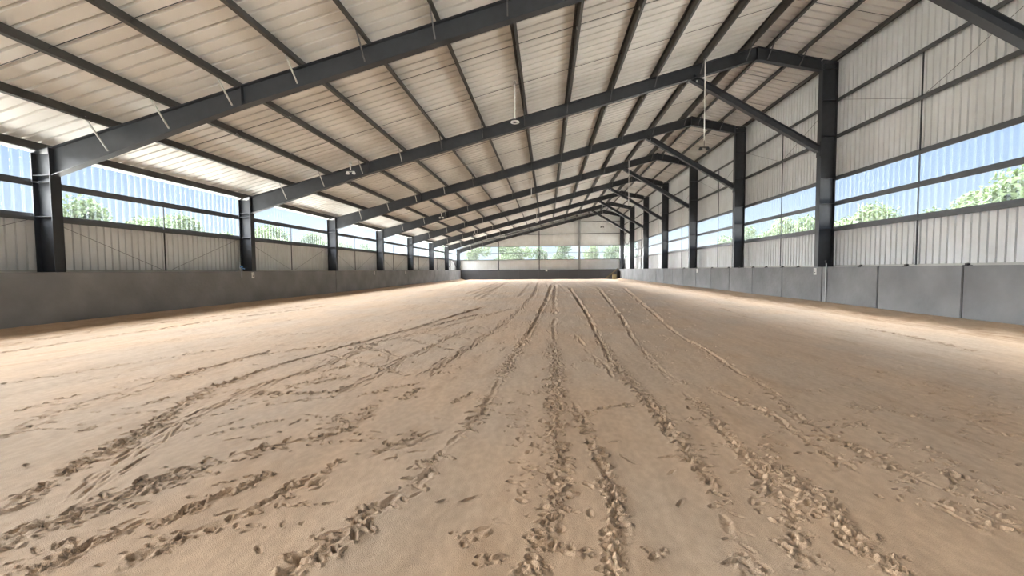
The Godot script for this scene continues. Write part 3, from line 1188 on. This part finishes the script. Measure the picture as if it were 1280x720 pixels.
func make_signs() -> void:
	var spots := [
		[XLK, 16.2, 1.0, "small white sign on low side wall under column six bays before far gable"],
		[XRK, 16.27, -1.0, "small white sign on the tall side wall's concrete beside the water pipe"],
		[XLK, 28.36, 1.0, "small white sign on low side wall, the middle one of three"],
		[XRK, 28.38, -1.0, "small white sign on tall side wall concrete, the one nearer the far gable"],
		[XLK, 34.9, 1.0, "small white sign on low side wall, the one nearest the far gable"]]
	for d in spots:
		var x: float = d[0]
		var s: float = d[2]
		var root := thing("wall_sign", d[3], "sign", Vector3(x, TOP - 0.30, -float(d[1])), "white signs on the kick walls")
		var st := tool()
		bx(st, 0.001 * s, 0.012 * s, 0.0, 0.25, -0.075, 0.075)
		part("plate", st, M["white_plate"], root)
		for y in [0.065, 0.155]:
			st = tool()
			bx(st, 0.012 * s, 0.0145 * s, y, y + 0.05, -0.012, 0.03)
			bx(st, 0.012 * s, 0.0145 * s, y + 0.018, y + 0.032, -0.04, -0.012)
			part("printed_mark", st, M["black_plastic"], root)
	var c := thing("wall_sign", "small white sign in the middle of the far gable's kick boards", "sign", Vector3(-0.06, TOP - 0.26, -57.985), "white signs on the kick walls")
	var st2 := tool()
	bx(st2, -0.14, 0.14, 0, 0.3, -0.002, 0.012)
	part("plate", st2, M["white_plate"], c)


func make_small_things() -> void:
	# clips along the top of the tall side's concrete panels
	var zs := [7.3, 9.0, 10.75, 12.43, 14.11, 17.4, 18.5, 19.8, 21.0, 22.4, 23.7, 26.0, 28.6, 31.1]
	for k in zs.size():
		var z: float = zs[k]
		var root := thing("panel_clip", "small black clip on tall side wall concrete, %s %s the water pipe" % [in_words(4 - k if k < 5 else k - 5), "before" if k < 5 else "beyond"], "clip", Vector3(XRK + 0.03, TOP - 0.02, -z), "black clips on the concrete panels")
		var st := tool()
		bx(st, -0.04, 0.07, 0.0, 0.03, -0.06, 0.06)
		bx(st, -0.02, 0.05, 0.03, 0.07, -0.03, 0.03)
		part("clip_body", st, M["black_plastic"], root)
		st = tool()
		tube(st, Vector3(0.015, 0.07, 0), Vector3(0.015, 0.085, 0), 0.018, 8)
		part("bolt_head", st, M["zinc_pale"], root)
	# water pipe beside a joint of the tall side
	var p := thing("water_pipe", "thin grey pipe against a concrete joint of the tall side wall beside white sign", "pipe", Vector3(XRK - 0.03, 0.1, -15.62))
	var st3 := tool()
	tube(st3, Vector3.ZERO, Vector3(0, TOP + 0.02, 0), 0.022, 8)
	part("riser", st3, M["galvanised"], p)
	st3 = tool()
	tube(st3, Vector3(0, TOP + 0.02, 0), Vector3(0.0, TOP + 0.10, 0), 0.035, 8)
	tube(st3, Vector3(0, TOP + 0.1, 0), Vector3(0.0, TOP + 0.13, 0), 0.05, 8)
	part("valve", st3, M["black_plastic"], p)
	# tap on the low side
	var t := thing("water_tap", "small tap with pale pipe on top of the low side wall beside a column", "tap", Vector3(XLK - 0.05, TOP - 0.3, -15.55))
	st3 = tool()
	tube(st3, Vector3(0.07, 0, 0), Vector3(0.07, 0.45, 0), 0.02, 8)
	part("riser", st3, M["galvanised"], t)
	st3 = tool()
	tube(st3, Vector3(0.07, 0.42, 0), Vector3(0.2, 0.40, 0), 0.018, 8)
	bx(st3, 0.05, 0.09, 0.45, 0.52, -0.06, 0.06)
	part("spout", st3, M["blue_plastic"], t)
	# the far corner by the tall side: leaning board, a straw-coloured box, an added dark crate
	var b := thing("leaning_board", "long timber board leaning in the far corner beside a straw-coloured box", "board", Vector3(8.2, 0.06, -57.8))
	st3 = tool()
	bar(st3, Vector3(0, 0, 0), Vector3(1.75, 1.4, -0.1), 0.2, 0.05, Vector3(0, 0, 1))
	part("plank", st3, M["timber"], b)
	var x := thing("straw_box", "straw-coloured box standing on the sand in the far corner", "box", Vector3(9.36, 0.03, -57.2))
	st3 = tool()
	bx(st3, -0.27, 0.27, 0, 0.6, -0.2, 0.2)
	part("box_body", st3, M["straw_box"], x)
	st3 = tool()
	bx(st3, -0.29, 0.29, 0.6, 0.66, -0.22, 0.22)
	part("box_lid", st3, M["timber"], x)
	var d := thing("gap_block", "black crate added for the dark gap in the far corner by the concrete", "block", Vector3(9.92, 0.03, -57.3))  # added black shape standing in for the dark gap in this corner
	st3 = tool()
	for k in 5:
		st3 = tool()
		bx(st3, -0.2, 0.2, 0.02 + 0.22 * k, 0.2 + 0.22 * k, -0.3, 0.3)
		part("block_band", st3, M["black_plastic"], d)
	st3 = tool()
	bx(st3, -0.18, 0.18, 0.0, 1.1, -0.28, 0.28)
	part("block_body", st3, M["black_plastic"], d)


# ------------------------------------------------------------------ outside

func tree_crown(seed_: int, tall: float, wide: float, leaves: int) -> ArrayMesh:
	var r := RandomNumberGenerator.new()
	r.seed = seed_
	var st := tool()
	var lumps: Array[Vector4] = []
	for k in 12:
		var h := r.randf()
		lumps.append(Vector4(r.randfn() * wide * 0.25 * (1.1 - h * 0.5), tall * (0.22 + 0.68 * h), r.randfn() * wide * 0.25, wide * (0.20 + 0.14 * r.randf())))
	for k in leaves:
		var l := lumps[k % 12]
		var d := Vector3(r.randfn(), r.randfn(), r.randfn()).normalized()
		var c := Vector3(l.x, l.y, l.z) + d * l.w * (0.55 + 0.5 * r.randf())
		var a := Vector3(r.randfn(), r.randfn(), r.randfn()).normalized()
		var b := a.cross(d).normalized()
		var s := 0.15 + 0.16 * r.randf()
		var n := a.cross(b).normalized()
		quad(st, c - a * s, c - b * s * 0.6, c + a * s, c + b * s * 0.6, n)
	return st.commit()


func make_outside() -> void:
	var g := setting("ground", "unseen gravel yard round the hall, made pale to bounce light indoors")  # unseen ground, its pale gravel added to throw sunlight up at the roof
	var st := tool()
	bx(st, -90, XLS - 0.32, -0.6, -0.05, -150, 60)
	bx(st, XRS + 0.32, 90, -0.6, -0.05, -150, 60)
	bx(st, XLS - 0.32, XRS + 0.32, -0.6, -0.05, -150, -(ZE + 0.32))
	bx(st, XLS - 0.32, XRS + 0.32, -0.6, -0.05, -(ZB - 0.32), 60)
	part("bounce_yard", st, M["gravel"], g)
	var crowns := [tree_crown(1, 8.6, 5.4, 4200), tree_crown(2, 7.6, 5.0, 4000), tree_crown(3, 9.2, 5.6, 4400)]
	var spots: Array[Vector3] = []
	var rows := ["front", "middle", "back"]
	for side in [-1.0, 1.0]:
		for k in 18:
			spots.append(Vector3(side * (36.0 + 9.5 * (k % 3)), (0.74 if side < 0 else 0.93) + 0.12 * rng.randf() + 0.10 * (k % 3), 6.0 + 4.8 * k + rng.randf() * 0.6))
	for k in 9:
		spots.append(Vector3(-24.0 + 5.6 * k + rng.randf() * 0.6, 0.78 + 0.12 * rng.randf() + 0.08 * (k % 3), 90.0 + 9.5 * (k % 3)))
	for k in spots.size():
		var p := spots[k]
		var where := "beyond the low side wall" if k < 18 else ("beyond the tall side wall" if k < 36 else "beyond the far gable wall")
		var root := thing("leafy_tree", "green leafy tree %s, %s in the %s row" % [where, in_words((k % 18) / 3), rows[k % 3]], "tree", Vector3(p.x, -0.05, -p.z), "trees " + where)
		root.rotation.y = rng.randf() * TAU
		root.scale = Vector3.ONE * p.y
		var c := copy_of("crown", crowns[k % 3], M["leaves_%d" % rng.randi_range(0, 2)], root, Vector3.ZERO)
		c.position.y = 0.2
		st = tool()
		tube(st, Vector3(0, 0, 0), Vector3(0.1, 4.0, 0.1), 0.22, 8, 0.10)
		part("trunk", st, M["bark"], root)
